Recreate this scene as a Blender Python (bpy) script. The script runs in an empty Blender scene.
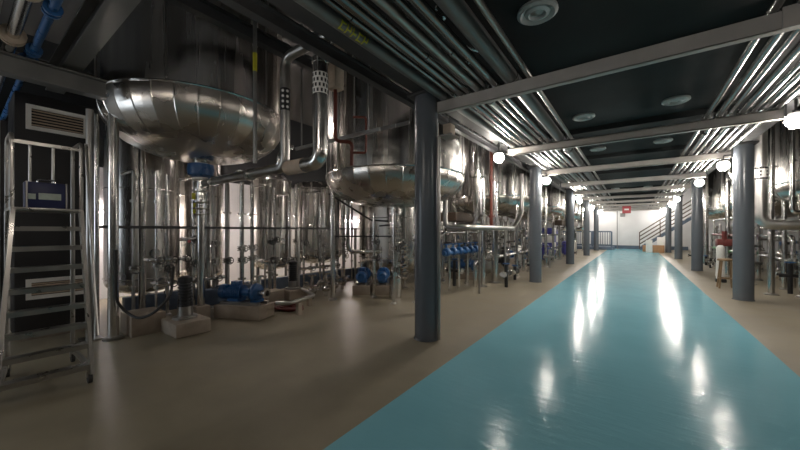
import bpy, bmesh, math, random
from mathutils import Vector, Matrix
random.seed(7)
PI = math.pi
S = bpy.context.scene
COL = S.collection
ORD = ['first', 'second', 'third', 'fourth', 'fifth', 'sixth', 'seventh', 'eighth', 'ninth', 'tenth', 'eleventh',
       'twelfth', 'thirteenth', 'fourteenth', 'fifteenth', 'sixteenth', 'seventeenth', 'eighteenth', 'nineteenth',
       'twentieth', 'twenty-first', 'twenty-second', 'twenty-third', 'twenty-fourth', 'twenty-fifth', 'twenty-sixth']

# ------------------------------------------------------------------ materials
def new_mat(name):
    m = bpy.data.materials.new(name); m.use_nodes = True
    nt = m.node_tree
    return m, nt, nt.nodes['Principled BSDF']

def paint(name, c, rough=0.5, metal=0.0, var=0.12, scale=6.0, bump=0.0, bscale=40.0, rvar=0.1, stretch=(1, 1, 1)):
    m, nt, b = new_mat(name)
    tc = nt.nodes.new('ShaderNodeTexCoord')
    mp = nt.nodes.new('ShaderNodeMapping'); mp.inputs['Scale'].default_value = stretch
    nt.links.new(tc.outputs['Object'], mp.inputs['Vector'])
    n = nt.nodes.new('ShaderNodeTexNoise'); n.inputs['Scale'].default_value = scale; n.inputs['Detail'].default_value = 4
    nt.links.new(mp.outputs['Vector'], n.inputs['Vector'])
    r = nt.nodes.new('ShaderNodeValToRGB')
    r.color_ramp.elements[0].position = 0.3; r.color_ramp.elements[1].position = 0.7
    r.color_ramp.elements[0].color = [x * (1 - var) for x in c] + [1]
    r.color_ramp.elements[1].color = [min(1, x * (1 + var)) for x in c] + [1]
    nt.links.new(n.outputs['Fac'], r.inputs['Fac']); nt.links.new(r.outputs['Color'], b.inputs['Base Color'])
    mr = nt.nodes.new('ShaderNodeMapRange')
    mr.inputs['From Min'].default_value = 0.3; mr.inputs['From Max'].default_value = 0.7
    mr.inputs['To Min'].default_value = max(0.03, rough - rvar); mr.inputs['To Max'].default_value = min(1, rough + rvar)
    nt.links.new(n.outputs['Fac'], mr.inputs['Value']); nt.links.new(mr.outputs['Result'], b.inputs['Roughness'])
    b.inputs['Metallic'].default_value = metal
    if bump:
        n2 = nt.nodes.new('ShaderNodeTexNoise'); n2.inputs['Scale'].default_value = bscale; n2.inputs['Detail'].default_value = 3
        nt.links.new(mp.outputs['Vector'], n2.inputs['Vector'])
        bp = nt.nodes.new('ShaderNodeBump'); bp.inputs['Strength'].default_value = bump; bp.inputs['Distance'].default_value = 0.02
        nt.links.new(n2.outputs['Fac'], bp.inputs['Height']); nt.links.new(bp.outputs['Normal'], b.inputs['Normal'])
    return m

def emit(name, c, s):
    m, nt, b = new_mat(name)
    b.inputs['Base Color'].default_value = list(c) + [1]
    b.inputs['Emission Color'].default_value = list(c) + [1]
    b.inputs['Emission Strength'].default_value = s
    return m

M = {}
M['galv'] = paint('galvanised pipe', (.62, .61, .59), .36, 1, .06, 4, 0, 10, .04)
M['steel'] = paint('brushed steel', (.58, .56, .53), .25, 1, .28, 5.0, .22, 3.6, .09, (1, 1, .07))
M['dish'] = paint('dish steel', (.60, .57, .53), .27, 1, .08, 2.0, .06, 3.0, .04)
M['chrome'] = paint('polished pipe', (.66, .65, .63), .2, 1, .08, 5, 0, 10, .06)
M['dullpipe'] = paint('dull pipe', (.40, .39, .37), .36, 1, .12, 5, 0, 10, .08)
M['column'] = paint('column paint', (.125, .14, .16), .26, 0, .02, 3, 0, 30, .005)
M['girder'] = paint('girder paint', (.05, .05, .052), .5, 0, .15, 3)
M['beam'] = paint('beam paint', (.44, .41, .38), .5, 0, .1, 3)
M['duct'] = paint('dark galvanised', (.22, .22, .215), .45, .6, .12, 4)
M['black'] = paint('black plastic', (.018, .018, .02), .4, 0, .2, 5)
M['cabinet'] = paint('black cladding', (.022, .021, .022), .55, 0, .2, 4)
M['ceiling'] = paint('ceiling paint', (.019, .021, .022), .8, 0, .15, 1.0)
M['wall'] = paint('white wall', (.74, .74, .75), .7, 0, .05, 1.5)
M['darkwall'] = paint('dark wall', (.09, .088, .085), .8, 0, .1, 1.5)
M['white'] = paint('white enamel', (.78, .77, .74), .4, 0, .05, 8)
M['blue'] = paint('blue enamel', (.022, .10, .27), .32, 0, .12, 10)
M['navy'] = paint('navy enamel', (.016, .022, .09), .4, 0, .15, 10)
M['bund'] = paint('blue grey kerb', (.09, .125, .18), .5, 0, .12, 5)
M['concrete'] = paint('plinth concrete', (.36, .30, .24), .7, 0, .14, 9, .2, 60)
M['rust'] = paint('red oxide', (.13, .018, .014), .5, 0, .2, 10)
M['rackpipe'] = paint('rack pipe', (.27, .266, .26), .25, 1, .04, 2, 0, 10, .02)
M['copper'] = paint('red pipe', (.17, .040, .025), .4, 0, .15, 9)
M['tan'] = paint('tan lagging', (.50, .40, .31), .6, 0, .12, 12)
M['yellow'] = paint('yellow paint', (.55, .52, .03), .5, 0, .1, 9)
M['green'] = paint('green tape', (.10, .28, .10), .5, 0, .1, 9)
M['brownsteel'] = paint('brown primer', (.075, .048, .032), .55, 0, .2, 5)
M['cardboard'] = paint('cardboard', (.45, .25, .13), .8, 0, .1, 7)
M['wood'] = paint('pale wood', (.26, .17, .09), .6, 0, .2, 6, 0, 20, .1, (6, 6, .5))
M['alu'] = paint('aluminium', (.40, .385, .36), .34, 1, .08, 8)
M['rubber'] = paint('rubber', (.03, .03, .03), .6, 0, .2, 9)
M['lamp'] = emit('lamp glass', (1.0, .93, .84), 225.0)
M['fill_lamp'] = emit('fill lamp glass', (1.0, .90, .80), 32.0)  # glass of the added fill lamps out of view
M['tube'] = emit('fill tube glass', (1.0, .88, .82), 140.0)  # glow of the hidden tubes added as fill
M['diffuser'] = paint('frosted disc', (.62, .64, .64), .45, 0, .05, 9)
M['signwhite'] = paint('label grey', (.50, .56, .50), .5, 0, .1, 20)
M['red'] = paint('sign red', (.34, .05, .06), .4, 0, .1, 9)
M['violet'] = paint('violet drums', (.06, .06, .30), .4, 0, .15, 9)

def floor_mat(name, c1, c2, rough, bump, dirt):
    m, nt, b = new_mat(name)
    tc = nt.nodes.new('ShaderNodeTexCoord')
    n = nt.nodes.new('ShaderNodeTexNoise'); n.inputs['Scale'].default_value = .8; n.inputs['Detail'].default_value = 6
    nt.links.new(tc.outputs['Object'], n.inputs['Vector'])
    r = nt.nodes.new('ShaderNodeValToRGB')
    r.color_ramp.elements[0].position = .32; r.color_ramp.elements[1].position = .68
    r.color_ramp.elements[0].color = list(c1) + [1]; r.color_ramp.elements[1].color = list(c2) + [1]
    nt.links.new(n.outputs['Fac'], r.inputs['Fac'])
    n3 = nt.nodes.new('ShaderNodeTexNoise'); n3.inputs['Scale'].default_value = 2.6; n3.inputs['Detail'].default_value = 5
    nt.links.new(tc.outputs['Object'], n3.inputs['Vector'])
    mx = nt.nodes.new('ShaderNodeMix'); mx.data_type = 'RGBA'; mx.blend_type = 'MULTIPLY'
    mx.inputs['Factor'].default_value = dirt
    nt.links.new(r.outputs['Color'], mx.inputs[6])
    r3 = nt.nodes.new('ShaderNodeValToRGB'); r3.color_ramp.elements[0].position = .3; r3.color_ramp.elements[1].position = .65
    r3.color_ramp.elements[0].color = (.7, .7, .7, 1)
    nt.links.new(n3.outputs['Fac'], r3.inputs['Fac']); nt.links.new(r3.outputs['Color'], mx.inputs[7])
    nt.links.new(mx.outputs[2], b.inputs['Base Color'])
    mr = nt.nodes.new('ShaderNodeMapRange')
    mr.inputs['From Min'].default_value = .3; mr.inputs['From Max'].default_value = .7
    mr.inputs['To Min'].default_value = rough - .05; mr.inputs['To Max'].default_value = rough + .06
    nt.links.new(n3.outputs['Fac'], mr.inputs['Value']); nt.links.new(mr.outputs['Result'], b.inputs['Roughness'])
    mp = nt.nodes.new('ShaderNodeMapping'); mp.inputs['Scale'].default_value = (.45, 1.5, 1)
    nt.links.new(tc.outputs['Object'], mp.inputs['Vector'])
    n2 = nt.nodes.new('ShaderNodeTexNoise'); n2.inputs['Scale'].default_value = 11; n2.inputs['Detail'].default_value = 3
    nt.links.new(mp.outputs['Vector'], n2.inputs['Vector'])
    bp = nt.nodes.new('ShaderNodeBump'); bp.inputs['Strength'].default_value = bump; bp.inputs['Distance'].default_value = .01
    nt.links.new(n2.outputs['Fac'], bp.inputs['Height']); nt.links.new(bp.outputs['Normal'], b.inputs['Normal'])
    return m
M['tanfloor'] = floor_mat('tan screed', (.245, .213, .15), (.30, .262, .188), .40, .08, .65)
M['lane'] = floor_mat('blue epoxy', (.185, .43, .51), (.205, .465, .55), .15, .3, .10)
M['lane'].node_tree.nodes['Principled BSDF'].inputs['Specular IOR Level'].default_value = .03

# ------------------------------------------------------------------ mesh builder
def basis(d):
    d = Vector(d).normalized()
    a = Vector((0, 0, 1)) if abs(d.z) < .95 else Vector((1, 0, 0))
    u = d.cross(a).normalized(); w = u.cross(d).normalized()
    return d, u, w

class MB:
    def __init__(s): s.v = []; s.f = []
    def add(s, vs, fs):
        o = len(s.v); s.v += [tuple(x) for x in vs]; s.f += [tuple(i + o for i in f) for f in fs]; return s
    def box(s, c, d, R=None):
        vs = []
        for x in (-.5, .5):
            for y in (-.5, .5):
                for z in (-.5, .5):
                    p = Vector((x * d[0], y * d[1], z * d[2]))
                    if R is not None: p = R @ p
                    vs.append(p + Vector(c))
        return s.add(vs, [(0, 1, 3, 2), (4, 6, 7, 5), (0, 4, 5, 1), (2, 3, 7, 6), (0, 2, 6, 4), (1, 5, 7, 3)])
    def bar(s, a, b, w, h):
        a = Vector(a); b = Vector(b); d, u, k = basis(b - a)
        R = Matrix((u, d, k)).transposed()
        return s.box((a + b) / 2, (w, (b - a).length, h), R)
    def lathe(s, prof, c=(0, 0, 0), n=24, axis=(0, 0, 1), close=True):
        d, u, w = basis(axis) if tuple(axis) != (0, 0, 1) else (Vector((0, 0, 1)), Vector((1, 0, 0)), Vector((0, 1, 0)))
        c = Vector(c); vs = []; fs = []
        for (r, z) in prof:
            for i in range(n):
                a = 2 * PI * i / n
                vs.append(c + d * z + u * (r * math.cos(a)) + w * (r * math.sin(a)))
        for k in range(len(prof) - 1):
            for i in range(n):
                j = (i + 1) % n
                fs.append((k * n + i, k * n + j, (k + 1) * n + j, (k + 1) * n + i))
        if close:
            if prof[0][0] > 1e-4: fs.append(tuple(range(n - 1, -1, -1)))
            if prof[-1][0] > 1e-4: fs.append(tuple((len(prof) - 1) * n + i for i in range(n)))
        return s.add(vs, fs)
    def rod(s, a, b, r, n=12, r1=None):
        a = Vector(a); b = Vector(b); L = (b - a).length
        return s.lathe([(r, 0), (r if r1 is None else r1, L)], a, n, (b - a))
    def path(s, pts, r, n=12, bend=None, k=6):
        P = [Vector(p) for p in pts]
        if bend is None: bend = r * 2.2
        Q = [P[0]]
        for i in range(1, len(P) - 1):
            a, b, c = P[i - 1], P[i], P[i + 1]
            l = min(bend, (a - b).length * .48, (c - b).length * .48)
            p0 = b + (a - b).normalized() * l; p1 = b + (c - b).normalized() * l
            for t in range(k + 1):
                t /= k
                Q.append(p0 * (1 - t) ** 2 + b * 2 * t * (1 - t) + p1 * t * t)
        Q.append(P[-1])
        vs = []; fs = []; pu = None
        for i, q in enumerate(Q):
            d = (Q[min(i + 1, len(Q) - 1)] - Q[max(i - 1, 0)]).normalized()
            if pu is None: _, u, _ = basis(d)
            else: u = (pu - d * pu.dot(d)).normalized()
            pu = u; w = d.cross(u)
            for j in range(n):
                a = 2 * PI * j / n
                vs.append(q + u * r * math.cos(a) + w * r * math.sin(a))
        for i in range(len(Q) - 1):
            for j in range(n):
                k2 = (j + 1) % n
                fs.append((i * n + j, i * n + k2, (i + 1) * n + k2, (i + 1) * n + j))
        fs.append(tuple(range(n - 1, -1, -1))); fs.append(tuple((len(Q) - 1) * n + j for j in range(n)))
        return s.add(vs, fs)
    def torus(s, c, R, r, axis=(0, 0, 1), n=24, m=8):
        d, u, w = basis(axis); c = Vector(c); vs = []; fs = []
        for i in range(n):
            a = 2 * PI * i / n; e = u * math.cos(a) + w * math.sin(a)
            for j in range(m):
                b = 2 * PI * j / m
                vs.append(c + e * (R + r * math.cos(b)) + d * r * math.sin(b))
        for i in range(n):
            for j in range(m):
                fs.append((i * m + j, ((i + 1) % n) * m + j, ((i + 1) % n) * m + (j + 1) % m, i * m + (j + 1) % m))
        return s.add(vs, fs)
    def ball(s, c, r, n=16, m=10, sz=1):
        return s.lathe([(max(1e-5, r * math.sin(PI * i / m)), -r * sz * math.cos(PI * i / m)) for i in range(m + 1)], c, n, (0, 0, 1), False)
    def build(s, name, mat, parent=None, sharp=35, bev=0, kind=None, label=None, gore=0):
        off = Vector((0, 0, 0)); p = parent
        while p is not None: off = off + p.location; p = p.parent
        if parent is None:
            lo = [min(v[i] for v in s.v) for i in range(3)]; hi = [max(v[i] for v in s.v) for i in range(3)]
            off = Vector(((lo[0] + hi[0]) / 2, (lo[1] + hi[1]) / 2, lo[2]))
        me = bpy.data.meshes.new(name)
        me.from_pydata([(v[0] - off.x, v[1] - off.y, v[2] - off.z) for v in s.v], [], s.f)
        bm = bmesh.new(); bm.from_mesh(me)
        bmesh.ops.recalc_face_normals(bm, faces=bm.faces)
        if bev:
            es = [e for e in bm.edges if len(e.link_faces) == 2 and e.calc_face_angle(0) > .6]
            bmesh.ops.bevel(bm, geom=es, offset=bev, segments=2, affect='EDGES', profile=.5)
        bm.to_mesh(me); bm.free()
        for pl in me.polygons: pl.use_smooth = True
        me.set_sharp_from_angle(angle=math.radians(sharp))
        if gore:
            at = me.attributes.get('sharp_edge') or me.attributes.new('sharp_edge', 'BOOLEAN', 'EDGE')
            for e in me.edges: at.data[e.index].value = abs(e.vertices[0] - e.vertices[1]) == gore
        for mm in (mat if isinstance(mat, (list, tuple)) else [mat]): me.materials.append(M[mm])
        o = bpy.data.objects.new(name, me); COL.objects.link(o)
        if parent is not None: o.parent = parent
        else: o.location = off
        if kind: o['kind'] = kind
        if label: o['label'] = label
        return o

def tag(o, label, cat, group=None, kind=None):
    o['label'] = label; o['category'] = cat
    if group: o['group'] = group
    if kind: o['kind'] = kind
    return o
def thing(name, label, cat, loc=(0, 0, 0), group=None):
    o = bpy.data.objects.new(name, None); COL.objects.link(o); o.location = loc; o.empty_display_size = .1
    return tag(o, label, cat, group)
def dup(root, loc, rz=0, label=None, group=None):
    r = root.copy(); COL.objects.link(r); r.location = loc; r.rotation_euler = (0, 0, rz)
    if label: r['label'] = label
    if group: r['group'] = group
    for ch in list(root.children):
        c = ch.copy(); COL.objects.link(c); c.parent = r
        for g in list(ch.children):
            d = g.copy(); COL.objects.link(d); d.parent = c
    return r

# ------------------------------------------------------------------ setting
XL, XR, YB, YF = -9.5, 9.0, -4.0, 33.5
LZ0, LZ1 = -1.73, 1.38            # edges of the blue lane
def struct(name, mb, mat, **k):
    return mb.build(name, mat, kind='structure', **k)
def build_floor():
    me = bpy.data.meshes.new('floor')
    xs = [XL, LZ0, LZ1, XR]
    vs = [(x, y, 0) for x in xs for y in (YB, YF)]
    fs = [(0, 2, 3, 1), (2, 4, 5, 3), (4, 6, 7, 5)]
    me.from_pydata(vs, [], fs)
    me.materials.append(M['tanfloor']); me.materials.append(M['lane'])
    me.polygons[1].material_index = 1
    o = bpy.data.objects.new('floor', me); COL.objects.link(o); o['kind'] = 'structure'
build_floor()
struct('wall_left', MB().box((XL - .1, (YB + YF) / 2, 1.45), (.2, YF - YB + .4, 2.9)), 'wall')
struct('wall_left_upper_shade', MB().box((XL - .1, (YB + YF) / 2, 4.15), (.2, YF - YB + .4, 2.5)), 'ceiling')  # gloom of the upper bay put into the wall colour
struct('wall_right', MB().box((XR + .1, (YB + YF) / 2, 2.7), (.2, YF - YB + .4, 5.4)), 'darkwall')
struct('wall_far', MB().box((-.25, YF + .1, 2.7), (XR - XL, .2, 5.4)), 'wall')
WX0, WX1, WZ0, WZ1 = -9.0, -5.6, .9, 3.1
struct('wall_back', MB().box(((WX1 + XR) / 2, YB - .1, 2.7), (XR - WX1, .2, 5.4)).box(((XL + WX0) / 2, YB - .1, 2.7), (WX0 - XL, .2, 5.4))
       .box(((WX0 + WX1) / 2, YB - .1, WZ0 / 2), (WX1 - WX0, .2, WZ0)).box(((WX0 + WX1) / 2, YB - .1, (WZ1 + 5.4) / 2), (WX1 - WX0, .2, 5.4 - WZ1)), 'darkwall')
wf = MB()
for k in range(5): wf.box((WX0 + (WX1 - WX0) * k / 4, YB - .1, (WZ0 + WZ1) / 2), (.06, .08, WZ1 - WZ0))
for k in range(3): wf.box(((WX0 + WX1) / 2, YB - .1, WZ0 + (WZ1 - WZ0) * k / 2), (WX1 - WX0, .08, .06))
struct('window_1', wf, 'white')
CZ = 3.75
struct('ceiling', MB().box((-.22, (YB + YF) / 2, CZ + .06), (4.86, YF - YB, .12)), 'ceiling')
struct('ceiling_left', MB().box(((XL - 2.65) / 2, (YB + YF) / 2, 5.36), (-2.65 - XL, YF - YB, .12)), 'darkwall')
struct('ceiling_right', MB().box(((XR + 2.2) / 2, (YB + YF) / 2, 5.36), (XR - 2.2, YF - YB, .12)), 'ceiling')
struct('trim_1', MB().box((-2.6, (YB + YF) / 2, 4.55), (.1, YF - YB, 1.6)), 'wall')  # unseen fascia, made white to bounce light onto the vessel shells
struct('trim_2', MB().box((2.25, (YB + YF) / 2, 4.55), (.1, YF - YB, 1.6)), 'ceiling')
for i in range(11):
    struct('trim_%d' % (i + 3), MB().box((-.2, 2.0 + 3.1 * i, CZ - .05), (4.6, .22, .11)), 'ceiling')
struct('baseboard_far', MB().box((-1.3, YF - .06, .14), (9.4, .12, .28)), 'bund')

# ------------------------------------------------------------------ columns, girders, beams
GX0, GX1 = -2.36, 1.93
COLY = [3.9, 10.1, 16.5, 22.8, 29.1]
def column(x, y, label):
    t = thing('column', label, 'column', (x, y, 0))
    MB().lathe([(.165, .012), (.165, 3.36)], (x, y, 0), 40).build('shaft', 'column', t)
    MB().lathe([(.178, 0), (.178, .012), (.168, .02)], (x, y, 0), 40).build('base_ring', 'column', t)
    MB().box((x, y, 3.38), (.40, .40, .04)).build('cap_plate', 'girder', t, bev=.005)
    return t
cl = ['nearest blue-grey steel column, left of the blue lane with a pale box beside its top',
      'blue-grey steel column on the left of the blue lane, second from the camera',
      'blue-grey steel column on the left of the blue lane, third from the camera',
      'blue-grey steel column on the left of the blue lane, fourth from the camera',
      'blue-grey steel column on the left of the blue lane, fifth and farthest']
cr = ['', 'nearest blue-grey steel column on the right of the blue lane, beside the big elbowed pipe',
      'blue-grey steel column on the right of the blue lane, second from the camera',
      'blue-grey steel column on the right of the blue lane, third from the camera',
      'blue-grey steel column on the right of the blue lane, farthest']
for i, y in enumerate(COLY):
    column(GX0, y, cl[i])
    if i: column(GX1, y, cr[i])

def ibeam(a, b, h, w, t=.016):
    m = MB(); a = Vector(a); b = Vector(b); z = Vector((0, 0, 1))
    m.bar(a + z * (h / 2 - t / 2), b + z * (h / 2 - t / 2), w, t)
    m.bar(a - z * (h / 2 - t / 2), b - z * (h / 2 - t / 2), w, t)
    m.bar(a, b, t, h - 2 * t + .002)
    return m
tag(ibeam((GX0, -3.9, 3.52), (GX0, 33.4, 3.52), .24, .2).build('girder', 'girder'), 'dark steel girder running on top of the left row of columns', 'girder')
tag(ibeam((GX1, -3.9, 3.52), (GX1, 33.4, 3.52), .24, .2).build('girder', 'girder'), 'dark steel girder running on top of the right row of columns', 'girder')

BY = [3.9 + 3.1 * i for i in range(10)]
for i, y in enumerate(BY):
    
    where = 'closest to the camera' if i == 0 else ('%s from the camera' % ORD[i] if i < 9 else 'nearest the end wall')
    t = thing('cross_beam', 'pale painted cross beam spanning the blue lane under the pipes, ' + where, 'beam', (-.2, y, 3.15))
    yb = y
    x0, x1 = (-2.18, 1.74)
    m = MB()
    m.box(((x0 + x1) / 2, yb, 3.19), (x1 - x0, .02, .14)); m.box(((x0 + x1) / 2, yb + .035, 3.253), (x1 - x0, .09, .014))
    m.box(((x0 + x1) / 2, yb + .035, 3.127), (x1 - x0, .09, .014))
    m.build('channel', 'beam', t)
    for sx in (x0 - .02, x1 + .02):
        MB().box((sx, yb + .03, 3.26), (.014, .11, .27)).bar((sx, yb + .03, 3.40), (GX0 if sx < 0 else GX1, yb + .03, 3.40), .10, .03).build('end_bracket', 'girder', t)
    if i == 0:
        MB().box((1.35, yb - .02, 3.195), (.78, .02, .17)).build('splice_plate', 'beam', t)

# ------------------------------------------------------------------ lamps on the girders and columns
def make_lamp():
    t = thing('bulkhead_lamp', 'x', 'lamp', (0, 0, 0))
    MB().box((0, 0, .10), (.10, .10, .03)).rod((0, 0, .11), (0, 0, .20), .015).build('bracket', 'girder', t)
    MB().lathe([(.075, .09), (.075, .045), (.06, .035)], (0, 0, 0), 20).build('housing', 'duct', t)
    MB().ball((0, 0, -.02), .105, 20, 12, 1.0).build('globe', 'lamp', t)
    g = MB()
    for k in range(4):
        a = PI / 4 + k * PI / 2; c, s_ = math.cos(a) * .116, math.sin(a) * .116
        g.path([(c, s_, .05), (c, s_, -.05), (c * .5, s_ * .5, -.134), (0, 0, -.138)], .004, 6)
    g.torus((0, 0, -.02), .118, .004).build('guard', 'duct', t)
    return t
lamp0 = make_lamp()
lamps = [(GX0, 6.9, 3.1), (-2.06, 10.1, 2.98), (-2.03, 16.5, 2.98), (GX0, 19.7, 3.1), (-2.06, 22.8, 2.98), (GX0, 26.0, 3.1), (-2.06, 29.1, 2.98),
         (1.87, 7.05, 3.1), (1.62, 10.1, 2.98), (1.62, 13.4, 3.0), (1.62, 19.8, 3.0), (1.62, 22.8, 2.98), (1.87, 26.0, 3.1), (1.62, 29.1, 2.98),
         (GX0, 32.3, 3.1), (1.87, 32.3, 3.1), (1.62, 3.9, 2.98), (-2.06, .6, 2.98), (1.62, .6, 2.98), (-2.06, -2.4, 2.98), (1.62, -2.4, 2.98), (-5.5, -1.6, 2.88), (-2.66, -2.8, 3.04)]
ll = ['nearest lit lamp on the left, at the left end of the second cross beam',
      'lit lamp beside the second column on the left of the lane', 'lit lamp beside the third column on the left of the lane',
      'lit lamp under the left girder between the third and fourth columns', 'lit lamp beside the fourth column on the left of the lane',
      'lit lamp under the left girder just past the fourth column', 'lit lamp beside the farthest column on the left of the lane',
      'nearest lit lamp on the right, at the right end of the second cross beam', 'lit lamp beside the nearest column on the right of the lane',
      'lit lamp on the right between the nearest two columns', 'lit lamp on the right just before the third column', 'lit lamp beside the third column on the right of the lane',
      'lit lamp on the right just past the third column', 'lit lamp beside the farthest column on the right of the lane',
      'lit lamp closest to the end wall on the left', 'lit lamp closest to the end wall on the right',
      'added fill lamp on the right level with the nearest left column', 'added fill lamp over the left lane edge beside the camera', 'added fill lamp over the right lane edge beside the camera',
      'added fill lamp over the left lane edge behind the camera', 'added fill lamp over the right lane edge behind the camera', 'added fill lamp under the grey beam behind the ladder',
      'added fill lamp under the slim dark beam behind the camera']
roots = [lamp0 if i == 0 else dup(lamp0, p) for i, p in enumerate(lamps)]
lamp0.location = lamps[0]
for i, (p, l) in enumerate(zip(lamps, ll)):
    o = roots[i]
    o['label'] = l; o['group'] = 'bulkhead lamps along the lane'
    if i >= 16:  # unseen fill lamps, added to brighten the near lane and left bay
        for c in list(o.children):
            if c.name.startswith('globe'):
                c.data = c.data.copy(); c.data.materials[0] = M['fill_lamp']
    # arm from the column / girder
    if abs(p[0]) < 2.2 and abs(p[2] - 3.1) > .05:
        sgn = -1 if p[0] < 0 else 1
        a = MB().bar((0, 0, .2), (sgn * .17, 0, .2), .03, .03)
        me = a.build('arm', 'girder', o)
        me.data.transform(Matrix.Translation(o.location))
    else:
        a = MB().bar((0, 0, .2), (0, 0, .31), .03, .03).build('arm', 'girder', o); a.data.transform(Matrix.Translation(o.location))

# round recessed ceiling fittings
def make_disc():
    t = thing('ceiling_light', 'x', 'ceiling light', (0, 0, 0))
    MB().lathe([(.19, 0), (.195, -.03), (.165, -.05), (.13, -.02), (.13, -.012)], (0, 0, 0), 36).build('rim', 'diffuser', t)
    MB().lathe([(.125, -.012), (.12, -.035), (.085, -.05), (.07, -.03), (.068, -.015)], (0, 0, 0), 36).build('inner_ring', 'diffuser', t)
    MB().lathe([(.066, -.014), (.04, -.03), (1e-4, -.033)], (0, 0, 0), 24).build('lens', 'dullpipe', t)
    return t
d0 = make_disc(); first = True
for i in range(9):
    for k, x in enumerate((-.80, .58)):
        if i == 0 and k == 1: continue
        p = (x, 3.5 + 3.75 * i if i < 2 else 3.5 + 3.4 * i, CZ)
        lab = 'round pale ceiling light, unlit, %s on the %s line over the lane' % ('nearest' if i == 0 else ORD[i] + ' from the camera', ('left', 'right')[k])
        if first: o = d0; o.location = p; first = False
        else: o = dup(d0, p)
        o['label'] = lab; o['group'] = 'round ceiling lights'

# ------------------------------------------------------------------ ceiling pipe racks
def rack(xs, side, y0=-3.6, y1=33.2):
    for i, (x, r, m, zo) in enumerate(xs):
        z = 3.262 + r + zo
        t = thing('rack_pipe', ('%s pipe in the %s ceiling rack, %s from the middle of the lane' %
             ({'chrome': 'bright steel', 'duct': 'wide dark grey', 'dullpipe': 'dull grey steel'}[m], side, ORD[i])), 'pipe', (x, y0, z), 'pipes in the %s ceiling rack' % side)
        if m == 'chrome': m = 'rackpipe'
        MB().rod((x, y0, z), (x, y1, z), r, 14).build('tube', m, t)
        for k in range(6):
            yy = 1.7 + (i * 1.37) % 3 + k * 5.3 + random.uniform(-.4, .4)
            q = random.random()
            if q < .45: MB().rod((x, yy, z), (x, yy + .06, z), r * 1.28, 14).build('coupling', m, t)
            elif q < .75:
                mm = MB(); mm.rod((x, yy, z), (x, yy + .022, z), r * 1.4, 14); mm.rod((x, yy + .026, z), (x, yy + .05, z), r * 1.4, 14)
                mm.build('flange', m, t)
        for y in BY: MB().torus((x, y - .0, z), r + .004, .006, (0, 1, 0), 14, 6).build('clamp', 'chrome', t)
rack([(-.98, .028, 'dullpipe', 0), (-1.20, .085, 'duct', 0), (-1.38, .045, 'chrome', 0), (-1.50, .03, 'chrome', .02), (-1.61, .045, 'dullpipe', 0),
      (-1.73, .03, 'chrome', 0), (-1.84, .05, 'chrome', 0), (-1.96, .032, 'chrome', .03), (-2.09, .058, 'duct', 0)], 'left')
rack([(.92, .036, 'chrome', 0), (1.07, .045, 'chrome', 0), (1.20, .032, 'chrome', .03), (1.32, .045, 'chrome', 0), (1.44, .03, 'chrome', 0),
      (1.56, .045, 'chrome', .02), (1.69, .04, 'chrome', 0)], 'right')
# second layer of small tubes, cross links and clamps
for k, (x, y0, y1) in enumerate([(-1.44, .8, 3.2), (-1.67, 1.0, 6.4), (-1.79, 4.6, 12.3), (1.14, 4.4, 13.8), (1.38, 3.2, 16.5), (1.62, 5.0, 22.0)]):
    t = thing('conduit', 'thin bent conduit lying over the %s ceiling rack, %s from its near end' % ('left' if x < 0 else 'right', ORD[k % 3]), 'conduit', (x, y0, 3.4))
    MB().path([(x - .1, y0, 3.73), (x - .1, y0, 3.49), (x, y0 + .4, 3.44), (x, y1, 3.44), (x + .14, y1 + .3, 3.47), (x + .14, y1 + .3, 3.73)], .016, 8, .1).build('tube', 'chrome', t)
    MB().box((x, (y0 + y1) / 2, 3.44), (.07, .1, .06)).build('junction_box', 'chrome', t, bev=.006)
for k, (x, y) in enumerate([(-1.62, 2.35), (-1.42, 2.6), (-1.70, 3.05), (-1.55, 3.45), (-1.86, 2.0)]):
    t = thing('rack_valve', 'small bright valve on the left ceiling rack before the first beam, %s from camera' % ORD[[1, 2, 3, 4, 0][k]], 'valve', (x, y, 3.45))
    MB().lathe([(.02, 0), (.045, .02), (.045, .08), (.02, .10)], (x, y, 3.40), 12).build('body', 'chrome', t)
    MB().torus((x, y, 3.53), .05, .008).rod((x, y, 3.49), (x, y, 3.54), .008, 8).build('handwheel', 'chrome', t)

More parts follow.
